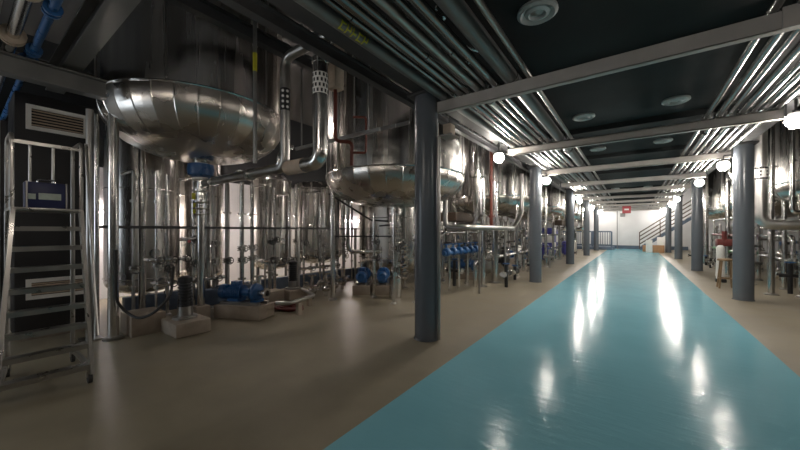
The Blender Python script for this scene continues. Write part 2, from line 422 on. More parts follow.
# ------------------------------------------------------------------ large vessels
def dish_profile(R, zb, zk):
    h = zk - zb; pr = []
    for i in range(25):
        a = (PI / 2) * i / 24
        pr.append((max(.14, R * math.sin(a) ** .84), zk - h * math.cos(a) ** .84))
    return pr
def big_tank(x, y, R, zb, zk, ztop, label, legs, matshell='steel', outlet='blue', na=30):
    t = thing('suspended_vessel', label, 'tank', (x, y, 0), 'large suspended vessels')
    MB().lathe([(R, zk + .02), (R, ztop)], (x, y, 0), 72).build('shell', matshell, t)
    pr = dish_profile(R, zb, zk)
    MB().lathe(pr[:13], (x, y, 0), 64).build('dish', 'dish', t)
    # gored knuckle cladding: flat facets round the turn
    kn = MB(); q = pr[12:]; n4 = na * 4; fr = (0, .045, .5, .955); vs = []; fs = []
    for (r, z) in q:
        for i in range(n4):
            a = 2 * PI * (i // 4 + fr[i % 4]) / na
            rr = r * (1.009 if i % 4 == 0 else 1.003 if i % 4 != 2 else 1.0)
            vs.append((x + rr * math.cos(a), y + rr * math.sin(a), z))
    for k in range(len(q) - 1):
        for i in range(n4):
            j = (i + 1) % n4; fs.append((k * n4 + i, k * n4 + j, (k + 1) * n4 + j, (k + 1) * n4 + i))
    kn.add(vs, fs).build('knuckle_cladding', 'dish', t, sharp=180, gore=n4)
    b = MB().torus((x, y, zk + .01), R + .006, .016, (0, 0, 1), 64, 6); b.build('seam_band', 'chrome', t)
    for k in range(6):
        a = k * PI / 3 + .35
        MB().bar((x + (R + .004) * math.cos(a), y + (R + .004) * math.sin(a), zk + .05), (x + (R + .004) * math.cos(a), y + (R + .004) * math.sin(a), ztop - .02), .03, .01).build('vertical_seam', 'dullpipe', t)
    MB().lathe([(.12, zb + .06), (.12, zb - .06), (.17, zb - .06), (.17, zb - .10)], (x, y, 0), 24).build('outlet_nozzle', 'chrome', t)
    for (a, lr) in legs:
        lx, ly = x + (R - .13) * math.cos(a), y + (R - .13) * math.sin(a)
        l = MB().rod((lx, ly, .03), (lx, ly, zk - .2), lr, 16).build('leg', 'chrome', t)
        MB().lathe([(lr * 1.9, .0), (lr * 1.9, .025), (lr * 1.2, .05)], (lx, ly, 0), 20).build('foot_pad', 'dullpipe', l)
    return t
T1 = (-5.96, 2.48); T2 = (-4.32, 5.8)
big_tank(T1[0], T1[1], 1.30, 2.68, 3.46, 5.25, 'big round-bottomed steel vessel nearest the ladder, with a blue valve under it',
         [(-1.48, .062), (2.65, .055), (3.6, .055)])
big_tank(T2[0], T2[1], 1.5, 2.03, 2.66, 5.25, 'big round-bottomed steel vessel right behind the nearest left column',
         [(3.9, .05), (1.6, .05), (-.5, .05)])
for k, yy in enumerate((11.8, 17.8, 23.8, 28.9)):
    big_tank(-4.3, yy, 1.5, 2.03, 2.66, 5.25, 'big suspended steel vessel on the left, %s from the camera' % ORD[k + 2], [(.6, .05), (2.3, .05), (3.9, .05), (5.68, .05)])
for k, yy in enumerate((11.8, 17.8, 23.8)):
    big_tank(4.25, yy, 1.45, 2.0, 2.62, 5.25, 'big suspended steel vessel on the right, %s' % ('nearest the camera' if k == 0 else ORD[k] + ' from the camera'), [(.6, .05), (2.6, .05), (3.6, .05), (5.9, .05)])

# ------------------------------------------------------------------ lower vessels along the left wall
def low_vessel(x, y, R, zb, zt, label, nl=3, nz=True):
    t = thing('storage_vessel', label, 'tank', (x, y, 0), 'slim vessels along the left wall')
    zk = zb + R * .5
    pr = dish_profile(R, zb, zk)
    MB().lathe([(1e-4, zb)] + pr + [(R, zt - R * .3), (R * .8, zt - R * .1), (R * .3, zt)], (x, y, 0), 44).build('shell', 'steel', t)
    for z in (zk + .02, (zk + zt) / 2 - .3, zt - R * .35):
        MB().torus((x, y, z), R + .004, .014, (0, 0, 1), 44, 6).build('band', 'chrome', t)
    for k in range(nl):
        a = k * 2 * PI / nl + .6
        px, py = x + R * .8 * math.cos(a), y + R * .8 * math.sin(a)
        MB().rod((px, py, 0), (px, py, zk), .04, 12).build('leg', 'dullpipe', t)
    MB().rod((x, y, zb + .03), (x, y, max(.05, zb - .12)), .06, 14).build('drain', 'chrome', t)
    MB().lathe([(.09, 0), (.09, .03), (.07, .05)], (x + R * .99, y, zk + .5), 16, (1, 0, 0)).build('manhole', 'chrome', t)
    return t
low_vessel(-7.95, 2.25, .60, .28, 4.6, 'slim steel vessel on the left wall, nearest the ladder')
low_vessel(-8.2, 3.42, .46, .35, 4.6, 'slim steel vessel on the left wall, second from the ladder')
low_vessel(-7.85, 5.0, .50, .48, 3.0, 'slim steel vessel on the left wall, third from the ladder')
low_vessel(-7.95, 6.6, .82, .52, 3.0, 'wide steel vessel on the left wall, fourth from the ladder')
low_vessel(-5.93, 8.0, 1.14, .16, 3.6, 'squat steel vessel with rounded base behind the second big vessel', 4)

for k, (yy, rr) in enumerate([(9.9, .7), (11.9, .8), (14.2, .75), (16.6, .8), (19.2, .8), (22, .8)]):
    low_vessel(-8.1, yy, rr, .45, 4.4, 'steel vessel on the left wall beyond the squat one, %s from the camera' % ORD[k])
for k, (yy, rr) in enumerate([(10.6, .75), (12.8, .8), (15.2, .8), (17.8, .8), (20.5, .8)]):
    low_vessel(7.6, yy, rr, .45, 4.4, 'steel vessel along the right wall, %s from the camera' % ORD[k])
tag(MB().box((-7.2, 16.5, .17), (.14, 29.5, .34)).build('kerb_wall', 'bund', bev=.01), 'low blue-grey kerb wall running along under the left vessels', 'kerb')
# unseen fill tubes added in place of work lights, between and behind the vessels
def make_fill_tube():
    t = thing('fill_tube_light', 'x', 'light', (0, 0, 0))
    MB().box((0, 0, .05), (.09, 1.2, .05)).build('batten', 'white', t, bev=.008)
    MB().rod((0, -.56, 0), (0, .56, 0), .02, 10).build('tube', 'tube', t)
    for s_ in (-1, 1): MB().box((0, s_ * .575, .01), (.04, .03, .05)).build('end_cap', 'white', t)
    return t
tb = make_fill_tube()
tubes = [(-7.25, 4.15, 4.3), (-6.4, 10.0, 4.3), (-9.2, 2.3, 1.9), (-9.2, 3.6, 1.9), (-9.2, 6.5, 1.9), (-9.2, 9.3, 1.9), (-9.2, 13.5, 1.9), (-9.2, 20.0, 1.9),
         (8.7, 12.5, 2.4), (8.7, 18.5, 2.4)]
roots = [tb if i == 0 else dup(tb, p) for i, p in enumerate(tubes)]
for i, p in enumerate(tubes):
    o = roots[i]
    o.location = p
    o['label'] = 'hidden fill tube light behind the %s vessels, %s from the camera' % ('left' if p[0] < 0 else 'right', ORD[i if i < 8 else i - 8])
    o['group'] = 'hidden fill tube lights behind the vessels'
    sg = -1 if p[0] < 0 else 1
    a = MB().bar((0, 0, .07), (sg * .3, 0, .07), .05, .03) if p[2] < 3.9 else MB().rod((0, 0, .07), (0, 0, 1.0), .012, 8)
    a = a.build('bracket', 'white', o); a.data.transform(Matrix.Translation(o.location))

# ------------------------------------------------------------------ pumps
def make_pump(mat='blue'):
    t = thing('pump', 'x', 'pump', (0, 0, 0))
    MB().box((0, 0, .09), (.72, .34, .18)).build('plinth', 'concrete', t, bev=.012)
    MB().box((0, -.09, .2), (.62, .05, .04)).box((0, .09, .2), (.62, .05, .04)).build('base_frame', 'dullpipe', t)
    pr = []
    for k in range(9): pr += [(.10, k * .03), (.10, k * .03 + .014), (.083, k * .03 + .016), (.083, k * .03 + .028)]
    MB().lathe(pr, (-.02, 0, .34), 22, (-1, 0, 0)).build('motor', mat, t)
    MB().lathe([(.10, 0), (.105, .02), (.105, .07), (.07, .10), (1e-4, .10)], (-.285, 0, .34), 22, (-1, 0, 0)).build('fan_cowl', mat, t)
    MB().box((-.13, 0, .46), (.12, .10, .07)).build('terminal_box', mat, t, bev=.008)
    MB().box((-.13, 0, .235), (.18, .16, .04)).box((.2, 0, .235), (.1, .16, .04)).build('foot', mat, t)
    MB().rod((-.02, 0, .34), (.14, 0, .34), .055, 16).build('coupling_guard', mat, t)
    MB().lathe([(.05, 0), (.12, .015), (.135, .05), (.12, .085), (.06, .1)], (.13, 0, .34), 24, (1, 0, 0)).build('volute', mat, t)
    MB().rod((.23, 0, .34), (.36, 0, .34), .04, 14).rod((.34, 0, .34), (.36, 0, .34), .075, 16).build('suction_pipe', 'chrome', t)
    MB().rod((.18, .06, .4), (.18, .06, .56), .035, 14).rod((.18, .06, .55), (.18, .06, .57), .065, 16).build('discharge_pipe', 'chrome', t)
    return t
pump0 = make_pump('blue')
pumpk = make_pump('black'); used_k = False
pumps = [(-5.55, 3.02, .4, 'blue pump on a plinth under the vessel nearest the ladder, beside the red hose'),
         (-5.42, 5.96, 2.2, 'blue pump under the second big vessel, left one of the pair'),
         (-5.02, 6.24, 2.2, 'blue pump under the second big vessel, right one of the pair')]
for k, yy in enumerate((9.5, 11.2, 13.0, 15.0, 17.2, 19.5, 22.0, 25.0)):
    pumps.append((-4.3 - .35 * (k % 2), yy, .3 + .4 * k, 'blue pump standing beyond the second big vessel on the left, %s from the camera' % ORD[k]))
for k, yy in enumerate((11.4, 13.4, 16.3, 19.0, 23.0)):
    pumps.append((4.5 + .35 * (k % 2), yy, 2.4 + .4 * k, 'pump under the right-hand row of vessels, %s from the camera' % ORD[k]))
for i, (x, y, rz, l) in enumerate(pumps):
    if i == 0: o = pump0; o.location = (x, y, 0); o.rotation_euler = (0, 0, rz)
    elif i > 2 and i % 3:
        if not used_k: o = pumpk; o.location = (x, y, 0); o.rotation_euler = (0, 0, rz); used_k = True
        else: o = dup(pumpk, (x, y, 0), rz)
        l = l.replace('blue pump', 'black pump') if 'blue' in l else 'black ' + l
    else:
        o = dup(pump0, (x, y, 0), rz)
        l = l if 'blue' in l else 'blue ' + l
    o['label'] = l; o['group'] = 'motor pumps on plinths'
    if i < 3: o.scale = (1.25, 1.25, 1.25)

# ------------------------------------------------------------------ risers, valves and manifolds
def valve(m_root, x, y, z, r, d=(1, 0, 0), wheel='black'):
    r = max(r, .03) * 1.2
    v = MB().lathe([(r * 1.7, -.05), (r * 1.7, -.03), (r * 1.1, -.028), (r * 1.9, 0), (r * 1.1, .028), (r * 1.7, .03), (r * 1.7, .05)], (x, y, z), 14)
    d = Vector(d)
    p = Vector((x, y, z))
    v.rod(p, p + d * .11, r * .5, 8)
    vb = v.build('valve', 'chrome', m_root)
    w = MB().torus(p + d * .115, .066, .010, d, 16, 6); _, u, k = basis(d)
    w.rod(p + d * .115 - u * .05, p + d * .115 + u * .05, .006, 6); w.rod(p + d * .115 - k * .05, p + d * .115 + k * .05, .006, 6)
    w.build('handwheel', wheel, vb)
def riser(x, y, z0, z1, r, label, vz=(), fz=(), mat='chrome', foot=None, top=None, wheel='black', group=None, d=(1, 0, 0)):
    t = thing('riser_pipe', label, 'pipe', (x, y, z0), group)
    pts = [(x, y, z0), (x, y, z1)]
    if foot: pts = [(x + foot[0], y + foot[1], z0)] + pts
    if top: pts = pts + [(x + top[0], y + top[1], z1)]
    MB().path(pts, r, 12).build('tube', mat, t)
    for z in vz: valve(t, x, y, z, r, d, wheel)
    for z in fz: MB().lathe([(r * 1.9, -.02), (r * 1.9, .02)], (x, y, z), 14).build('flange', mat, t)
    if foot is None:
        MB().lathe([(r * 2.2, 0), (r * 2.2, .015), (r * 1.3, .04)], (x, y, z0), 14).build('foot_flange', 'dullpipe', t)
    return t

ys = [1.75, 2.02, 2.25, 2.62, 2.78, 3.02, 3.22, 3.5, 3.72, 4.02, 4.18, 4.36, 4.6, 4.95, 5.2, 5.5, 5.75, 6.05, 6.3, 6.6, 6.9, 7.15]
GR = 'thin risers along the left vessels'
for i, y in enumerate(ys):
    r = random.choice((.02, .026, .03, .042))
    x = -6.62 + random.uniform(-.14, .14)
    if y > 6.3: x = -7.0 + random.uniform(-.05, .05)
    z1 = random.choice((2.5, 2.65, 2.35, 2.5))
    vz = [random.uniform(.75, .95)] + ([random.uniform(1.1, 1.4)] if random.random() < .5 else [])
    tp = (-.6, 0) if i % 3 == 0 and y < 6.2 else None
    riser(x, y, .0, z1, r, 'thin upright steel pipe by the left vessels, %s of the row counted from the ladder' % ORD[i], vz, [random.uniform(.4, .6), random.uniform(1.8, 2.2)], random.choice(('chrome', 'chrome', 'dullpipe')), None, tp, random.choice(('black', 'chrome', 'chrome')), GR)
    if i == 3: MB().rod((x, y, 1.82), (x, y, 2.2), r + .004, 10).build('yellow_tape', 'yellow', COL.objects[-1] if False else [o for o in bpy.data.objects if o.get('label', '').startswith('thin upright steel pipe by the left vessels, fourth')][0])
# rail carrying the risers
t = thing('pipe_rail', 'long horizontal steel rail at head height with pipe clamps across the left vessels', 'rail', (-6.42, 1.2, 1.53))
MB().bar((-6.4, 1.2, 1.56), (-6.4, 6.75, 1.56), .045, .045).build('angle', 'girder', t)
for i, y in enumerate(ys): MB().torus((-6.44, y, 1.56), .045, .012, (0, 0, 1), 12, 6).build('clamp', 'black', t)
for y in (1.4, 4.78, 6.7): MB().bar((-6.4, y, 0), (-6.4, y, 1.56), .05, .05).build('post', 'dullpipe', t)
# low manifolds linking the risers
for k, (y0, y1, z) in enumerate([(2.0, 3.1, .62), (3.9, 4.7, .86), (4.9, 6.1, .6), (1.9, 2.5, 1.02)]):
    t = thing('manifold', 'short level pipe manifold with small valves joining the thin risers, %s from the ladder' % ORD[[1, 2, 3, 0][k]], 'manifold', (-6.4, y0, z))
    MB().path([(-6.62, y0, z), (-6.38, y0, z), (-6.38, y1, z), (-6.62, y1, z)], .03, 12).build('tube', 'chrome', t)
    n = 3
    for j in range(n):
        yy = y0 + (y1 - y0) * (j + .5) / n
        b = MB().ball((-6.38, yy, z), .055, 12, 8).rod((-6.38, yy, z), (-6.25, yy, z), .014, 8).build('valve', 'chrome', t)
        MB().torus((-6.24, yy, z), .05, .009, (1, 0, 0), 16, 6).build('handwheel', 'black', b)

# star-handled valve with red hub at the first slim vessel
t = thing('star_valve', 'steel valve with star handle and red hub before the slim vessel nearest the ladder', 'valve', (-6.3, 2.42, 1.3))
MB().rod((-6.62, 2.42, 1.35), (-6.3, 2.42, 1.35), .035, 14).build('body', 'chrome', t)
s_ = MB()
for k in range(5):
    a = k * 2 * PI / 5 + .3; s_.bar((-6.28, 2.42, 1.35), (-6.28, 2.42 + .12 * math.cos(a), 1.35 + .12 * math.sin(a)), .02, .02)
s_.build('handle', 'chrome', t)
MB().rod((-6.29, 2.42, 1.32), (-6.26, 2.42, 1.32), .026, 14).build('hub', 'red', t)

# outlet under the first vessel: blue actuator and a stack of pipework
x, y = T1
t = thing('outlet_valve', 'blue round actuator and valve stack hanging under the vessel nearest the ladder', 'valve', (x, y, 1.6))
MB().lathe([(.13, 2.64), (.195, 2.62), (.205, 2.53), (.19, 2.44), (.12, 2.40)], (x, y, 0), 24).build('actuator', 'blue', t)
MB().lathe([(.13, 2.40), (.13, 2.36)], (x, y, 0), 20).build('ring', 'white', t)
MB().lathe([(.07, 2.36), (.07, 2.2), (.12, 2.2), (.12, 2.17), (.07, 2.16), (.07, 2.0), (.12, 2.0), (.12, 1.97), (.06, 1.96), (.06, .2)], (x, y, 0), 18).build('drop_pipe', 'chrome', t)
g = MB()
for k in range(3): g.torus((x, y, 1.78 + .1 * k), .13, .012, (0, 0, 1), 20, 6)
for k in range(4): g.rod((x + .13 * math.cos(k * PI / 2), y + .13 * math.sin(k * PI / 2), 1.74), (x + .13 * math.cos(k * PI / 2), y + .13 * math.sin(k * PI / 2), 2.02), .01, 6)
g.build('cage', 'chrome', t)
MB().box((x, y, .12), (.22, .22, .24)).build('support_block', 'concrete', t, bev=.015)
# the two parallel level pipes leading to the lane side, riser, thick pipe
PY = 2.48
t = thing('transfer_pipe', 'level steel pipe from the blue valve rising to a swan neck with white dots', 'pipe', (-5.6, PY, 2.3))
MB().path([(-5.83, PY, 2.30), (-3.59, PY, 2.30), (-3.59, PY, 3.70), (-2.80, PY, 3.70)], .06, 18, .16).build('tube', 'dullpipe', t)
for xx in (-5.5, -4.4): MB().lathe([(.085, -.03), (.085, .03)], (xx, PY, 2.30), 18, (1, 0, 0)).build('flange', 'chrome', t)
MB().lathe([(.0612, 3.02), (.0612, 3.30)], (-3.59, PY, 0), 18, close=False).build('dark_band', 'black', t)
dd = MB()
vd = Vector((3.59, -PY, 0)).normalized(); a0 = math.atan2(vd.y, vd.x)
for kz in range(4):
    for ka in (-.45, .45):
        p = Vector((-3.59 + 0.062 * math.cos(a0 + ka), PY + 0.062 * math.sin(a0 + ka), 3.06 + kz * .066))
        dd.lathe([(.017, -.001), (.017, .004)], p, 10, (math.cos(a0 + ka), math.sin(a0 + ka), 0))
dd.build('white_dots', 'white', t)
t = thing('return_pipe', 'second level steel pipe running just under the blue valve towards the lane', 'pipe', (-5.6, 2.7, 2.2))
MB().path([(-6.6, 2.74, 2.43), (-4.1, 2.74, 2.43), (-4.1, 2.74, 2.6), (-4.1, 2.95, 2.75)], .036, 12, .1).build('tube', 'chrome', t)
MB().lathe([(.06, -.03), (.06, .03)], (-5.2, 2.74, 2.43), 14, (1, 0, 0)).build('flange', 'chrome', t)
t = thing('lagged_pipe', 'thick upright steel pipe with a black and white checked band and bottom elbow', 'pipe', (-2.9, PY, 2.3))
MB().path([(-3.22, PY, 2.29), (-2.92, PY, 2.29), (-2.92, PY, 3.44)], .085, 24, .2).rod((-2.92, PY, 3.42), (-2.92, PY, 3.47), .095, 24).build('tube', 'chrome', t)
MB().rod((-2.92, PY, 3.45), (-2.92, PY, 4.6), .07, 20).build('upper_tube', 'girder', t)
MB().rod((-3.53, PY, 2.29), (-3.2, PY, 2.29), .088, 24).build('tan_sleeve', 'tan', t)
MB().lathe([(.0868, 3.06), (.0868, 3.30)], (-2.92, PY, 0), 24, close=False).build('band', 'white', t)
ck = MB()
for kz in range(4):
    for ka in range(12):
        a = ka * PI / 6 + (kz % 2) * PI / 12
        p = Vector((-2.92 + .0875 * math.cos(a), PY + .0875 * math.sin(a), 3.09 + kz * .06))
        ck.box(p, (.004, .022, .038), Matrix.Rotation(a, 3, 'Z'))
ck.build('check_marks', 'black', t)
# tan box and red pipe
t = thing('red_pipe', 'thin red-brown pipe dropping from a tan lagged box beside the thick pipe', 'pipe', (-3.3, 3.15, 2.3))
MB().path([(-3.36, 3.12, 3.5), (-3.36, 3.12, 2.75), (-3.22, 3.30, 2.75), (-3.22, 3.30, 2.42)], .026, 12, .06).build('tube', 'copper', t)
MB().path([(-3.2, 3.30, 3.1), (-3.06, 3.42, 3.1), (-3.06, 3.42, 2.6), (-3.2, 3.30, 2.6)], .016, 10, .04).build('bypass', 'copper', t)
MB().box((-3.36, 3.12, 3.75), (.17, .17, .58)).build('tan_box', 'tan', t, bev=.01)
MB().rod((-3.36, 3.12, 4.0), (-3.36, 3.12, 5.25), .02, 8).build('hanger', 'girder', t)
# yellow taped hanging tube
t = thing('hanging_tube', 'thin upright tube with yellow tape in front of the vessel nearest the ladder', 'pipe', (-3.89, 2.25, 2.36))
MB().rod((-3.89, 2.25, 2.36), (-3.89, 2.25, 5.25), .024, 10).build('tube', 'duct', t)
MB().rod((-3.89, 2.25, 3.52), (-3.89, 2.25, 3.75), .027, 10).build('yellow_tape', 'yellow', t)

# ------------------------------------------------------------------ dark steelwork over the left side
tag(ibeam((-4.25, -3.8, 4.2), (-4.25, 4.0, 4.2), .18, .12).build('beam', 'girder'), 'slim dark beam over the left bay, beside the thick checked pipe', 'beam')
tag(ibeam((-2.66, -3.8, 3.42), (-2.66, 33.2, 3.42), .14, .1).build('beam', 'girder'), 'slim dark beam just outside the left row of columns', 'beam')
tag(ibeam((-5.5, -3.6, 3.3), (-5.5, 1.16, 3.3), .22, .16).build('beam', 'duct'), 'grey beam running above the ladder up to the nearest vessel', 'beam')
tag(ibeam((-2.75, .85, 3.6), (-6.6, .85, 3.6), .30, .18).build('beam', 'duct'), 'deep grey beam crossing above the ladder towards the left wall', 'beam')
tag(ibeam((-6.7, -3.6, 3.75), (-6.7, 1.3, 3.75), .24, .16).build('beam', 'duct'), 'grey beam over the black cabinet, farthest above the ladder', 'beam')
# yellow stencil strokes on the outermost tube of the left rack
mk = MB()
SX, SZ, SR = -2.09, 3.262 + .058, .0592
def dot_on(yc, ac, sy, sa):
    for q in range(5):
        a = ac + sa * (q / 4 - .5)
        mk.box((SX + SR * math.cos(a), yc, SZ + SR * math.sin(a)), (.003, sy, SR * abs(sa) / 4 + .004), Matrix.Rotation(-a, 3, 'Y'))
for k in range(5):
    yk = 1.97 + k * .072; ac = -.8
    dot_on(yk, ac, .012, 1.1)
    if k in (0, 3): dot_on(yk + .028, ac + .5, .045, .12); dot_on(yk + .028, ac - .5, .045, .12)
    if k in (1, 4): dot_on(yk + .024, ac, .045, .12); dot_on(yk + .042, ac + .25, .012, .6)
    if k == 2: dot_on(yk + .02, ac, .045, .16)
sp = [o for o in bpy.data.objects if o.name.startswith('rack_pipe') and o['label'].startswith('wide dark grey pipe in the left ceiling rack, ninth')][0]
mk.build('stencil_marks', 'yellow', sp)
# rods and gantry frames in the dark
for k, (yy, zz) in enumerate([(3.35, 2.86), (3.7, 3.0), (4.05, 3.14)]):
    t = thing('gantry_rail', 'dark level steel rail behind the thick checked pipe, %s from the front' % ORD[k], 'rail', (-3, yy, zz))
    MB().bar((-4.55, yy, zz), (-2.75, yy, zz), .03, .05).build('rail', 'dullpipe' if k == 0 else 'duct', t)
    for xx in (-4.4, -3.55): MB().rod((xx, yy, zz), (xx, yy, 5.29), .012, 8).build('hanger_rod', 'duct', t)

# overhead pipes crossing above the ladder
ov = [(.06, .045, 'chrome', 'bright steel'), (.22, .035, 'dullpipe', 'dull grey'), (.36, .05, 'chrome', 'bright flanged'), (.52, .034, 'blue', 'blue'), (-.12, .035, 'dullpipe', 'dull slim'), (-.32, .05, 'chrome', 'broad bright')]
for i, (yy, r, m, nm) in enumerate(ov):
    z = 3.41 + r + .002
    t = thing('overhead_pipe', '%s pipe crossing overhead above the ladder at the top left' % nm, 'pipe', (-4.5, yy, z), 'overhead pipes above the ladder')
    MB().path([(-2.9, yy, 4.4), (-2.9, yy, z), (-9.49, yy, z)], r, 14, .18).build('tube', m, t)
    for xx in (-4.15, -5.25):
        b = MB()
        for q in (-.03, .03): b.lathe([(r * 1.9, -.015), (r * 1.9, .015)], (xx + q + .1 * (i % 3), yy, z), 16, (1, 0, 0))
        b.build('flange', m if m == 'blue' else 'tan', t)
    if m == 'blue':
        MB().lathe([(.1, -.1), (.12, 0), (.1, .1)], (-5.75, yy, z), 16, (1, 0, 0)).rod((-5.75, yy, z), (-5.75, yy, z + .16), .03, 10).build('valve_body', 'blue', t)

# ------------------------------------------------------------------ black cabinet with two vents, left edge
t = thing('service_cabinet', 'tall black clad cabinet with two pale vents behind the ladder', 'cabinet', (-7.1, .9, 0))
MB().box((-7.1, .9, 1.73), (.8, .82, 3.30)).build('body', 'cabinet', t, bev=.01)
MB().box((-7.1, .9, .04), (.7, .72, .08)).build('plinth', 'concrete', t)
for zc, h in ((3.06, .34), (.70, .28)):
    fr = MB(); w = .62; X = -6.685
    fr.box((X, .9, zc + h / 2 - .025), (.03, w, .05)).box((X, .9, zc - h / 2 + .025), (.03, w, .05))
    fr.box((X, .9 - w / 2 + .025, zc), (.03, .05, h - .1)).box((X, .9 + w / 2 - .025, zc), (.03, .05, h - .1))
    f = fr.build('vent', 'white', t)
    lv = MB()
    for q in range(6): lv.box((X - .004, .9, zc - h / 2 + .07 + q * (h - .14) / 5), (.02, w - .1, .012), Matrix.Rotation(.6, 3, 'Y'))
    lv.build('louvre', 'tan', f)
t = thing('wall_panel', 'pale grey upright wall panel at the left edge behind the ladder', 'panel', (-6.95, -.3, 0))
MB().box((-7.0, -.22, 1.5), (.08, 1.3, 3.0)).build('sheet', 'white', t, bev=.005)
MB().box((-6.95, .41, 1.5), (.05, .05, 3.0)).build('edge_post', 'black', t)

# ------------------------------------------------------------------ mobile ladder
t = thing('mobile_ladder', 'steep aluminium mobile ladder on castors before the black cabinet', 'ladder', (-4.6, .5, 0))
def lp(s, side):       # s: 0 base to 1 top ; side -1 near / +1 far
    x = -4.34 - .44 * s; z = .12 + 1.58 * s
    y = (.22 + .12 * s) if side < 0 else (.81 - .0 * s)
    return Vector((x, y, z))
for sd in (-1, 1):
    MB().bar(lp(-.02, sd), lp(1.0, sd), .03, .075).build('stringer', 'alu', t)
n = 8
for k in range(n):
    s = .03 + k / n * .98
    a = lp(s, -1); b = lp(s, 1); e = Vector((0, .012, 0))
    if k == 0: a = a - Vector((0, .12, 0))
    MB().box((a + b) / 2 - Vector((.035, 0, 0)), (.12, (b - a).length - .02, .045)).build('tread', 'alu', t)
    a2, b2 = None, None
MB().box((-5.0, .575, 1.715), (.48, .50, .03)).build('platform', 'alu', t, bev=.005)
for sd in (.335, .815):
    MB().path([(-5.22, sd, .1), (-5.22, sd, 1.7)], .02, 10).build('rear_leg', 'alu', t)
    MB().path([(-4.80, sd, 1.7), (-4.80, sd, 2.44), (-5.22, sd, 2.44), (-5.22, sd, 1.7)], .017, 10, .08).build('guard_rail', 'alu', t)
    MB().bar((-4.35, sd - (.11 if sd < .5 else 0), .14), (-5.22, sd, .14), .03, .05).build('base_rail', 'alu', t)
MB().path([(-4.36, .13, .45), (-4.50, .13, .9), (-4.86, .25, 2.44)], .014, 8).build('hand_rail', 'alu', t)
MB().path([(-4.36, .86, .45), (-4.50, .86, .9), (-4.80, .85, 2.44)], .014, 8).build('hand_rail', 'alu', t)
MB().bar((-5.22, .335, 2.44), (-5.22, .815, 2.44), .03, .03).build('top_bar', 'alu', t)
MB().bar((-4.80, .335, 2.36), (-4.80, .815, 2.36), .025, .025).build('top_bar', 'alu', t)
for yy in (.49, .66): MB().rod((-5.22, yy, 1.73), (-5.22, yy, 2.44), .012, 8).build('upright', 'alu', t)
for (xx, yy) in ((-4.36, .8), (-4.36, .12), (-5.22, .335), (-5.22, .815)):
    w = MB().rod((xx, yy - .015, .05), (xx, yy + .015, .05), .05, 18).build('castor', 'rubber', t)
    MB().box((xx, yy, .095), (.05, .05, .06)).build('fork', 'dullpipe', w)
t = thing('blue_case', 'small navy blue case with pale label lying against the ladder platform rails', 'case', (-5.0, .57, 1.73))
MB().box((-4.98, .58, 1.865), (.12, .31, .27)).build('body', 'navy', t, bev=.012)
for yy in (.44, .72): MB().box((-4.98, yy, 1.866), (.13, .012, .272)).build('corner_strip', 'dullpipe', t)
MB().box((-4.916, .60, 1.855), (.008, .16, .065)).build('label_plate', 'signwhite', t)
MB().box((-4.916, .475, 1.85), (.008, .05, .055)).build('label_square', 'signwhite', t)
MB().path([(-4.98, .52, 1.995), (-4.98, .52, 2.03), (-4.98, .64, 2.03), (-4.98, .64, 1.995)], .008, 8, .015).build('handle', 'chrome', t)

# ------------------------------------------------------------------ floor things on the left
t = thing('support_post', 'pair of upright steel tubes just right of the ladder', 'post', (-5.6, 1.15, 0))
MB().rod((-6.0, 1.1, .0), (-6.0, 1.1, 3.15), .04, 14).build('tube', 'dullpipe', t)
MB().rod((-6.15, 1.2, .0), (-6.15, 1.2, 3.15), .03, 14).build('tube', 'chrome', t)
MB().box((-6.1, 1.13, .01), (.26, .22, .02)).build('base_plate', 'dullpipe', t)
tag(MB().path([(-5.68, 1.3, 1.25), (-5.68, 1.3, .55), (-5.62, 1.42, .36), (-5.45, 1.5, .30), (-5.3, 1.62, .38), (-5.25, 1.8, .6), (-5.6, 1.95, .95)], .018, 10, .12).build('cable_loop', 'rubber'), 'black cable loop drooping beside the ladder', 'cable')
for k, (xx, yy, sx, sy, sz, lab) in enumerate([(-5.95, 1.68, .5, .42, .3, 'concrete block under the cable loop right of the ladder'),
        (-6.2, 3.95, .35, .4, .25, 'concrete block under the thin risers left of the black motor'),
        (-6.15, 4.45, .4, .45, .22, 'concrete block beneath the standing black motor')]):
    tag(MB().box((xx, yy, sz / 2), (sx, sy, sz)).build('concrete_block', 'concrete', bev=.015), lab, 'block')
def vmotor(x, y, z0, label):
    t = thing('vertical_motor', label, 'motor', (x, y, z0))
    MB().lathe([(.16, 0), (.16, .03), (.10, .04), (.10, .18)], (x, y, z0), 20).build('mount', 'dullpipe', t)
    pr = []
    for k in range(8): pr += [(.095, .18 + k * .045), (.095, .20 + k * .045), (.08, .203 + k * .045), (.08, .223 + k * .045)]
    MB().lathe(pr, (x, y, z0), 20).build('motor', 'black', t)
    MB().lathe([(.098, .54), (.098, .60), (.05, .63)], (x, y, z0), 20).build('cowl', 'black', t)
vmotor(-6.15, 4.45, .22, 'black finned motor standing upright on a block, right of the blue pump')
vmotor(-5.45, 2.05, .2, 'black upright motor on a plinth under the vessel nearest the ladder')
tag(MB().box((-5.45, 2.05, .1), (.62, .46, .2)).build('concrete_block', 'concrete', bev=.015), 'broad concrete plinth under the near upright motor', 'plinth')
t = thing('wall_box', 'blue-grey tank-side box behind the near upright motor', 'box', (-6.2, 2.9, 0))
MB().box((-6.27, 3.05, .3), (.2, .95, .28)).build('body', 'bund', t, bev=.01)
for yy in (2.65, 3.45): MB().rod((-6.27, yy, 0), (-6.27, yy, .17), .03, 10).build('leg', 'dullpipe', t)
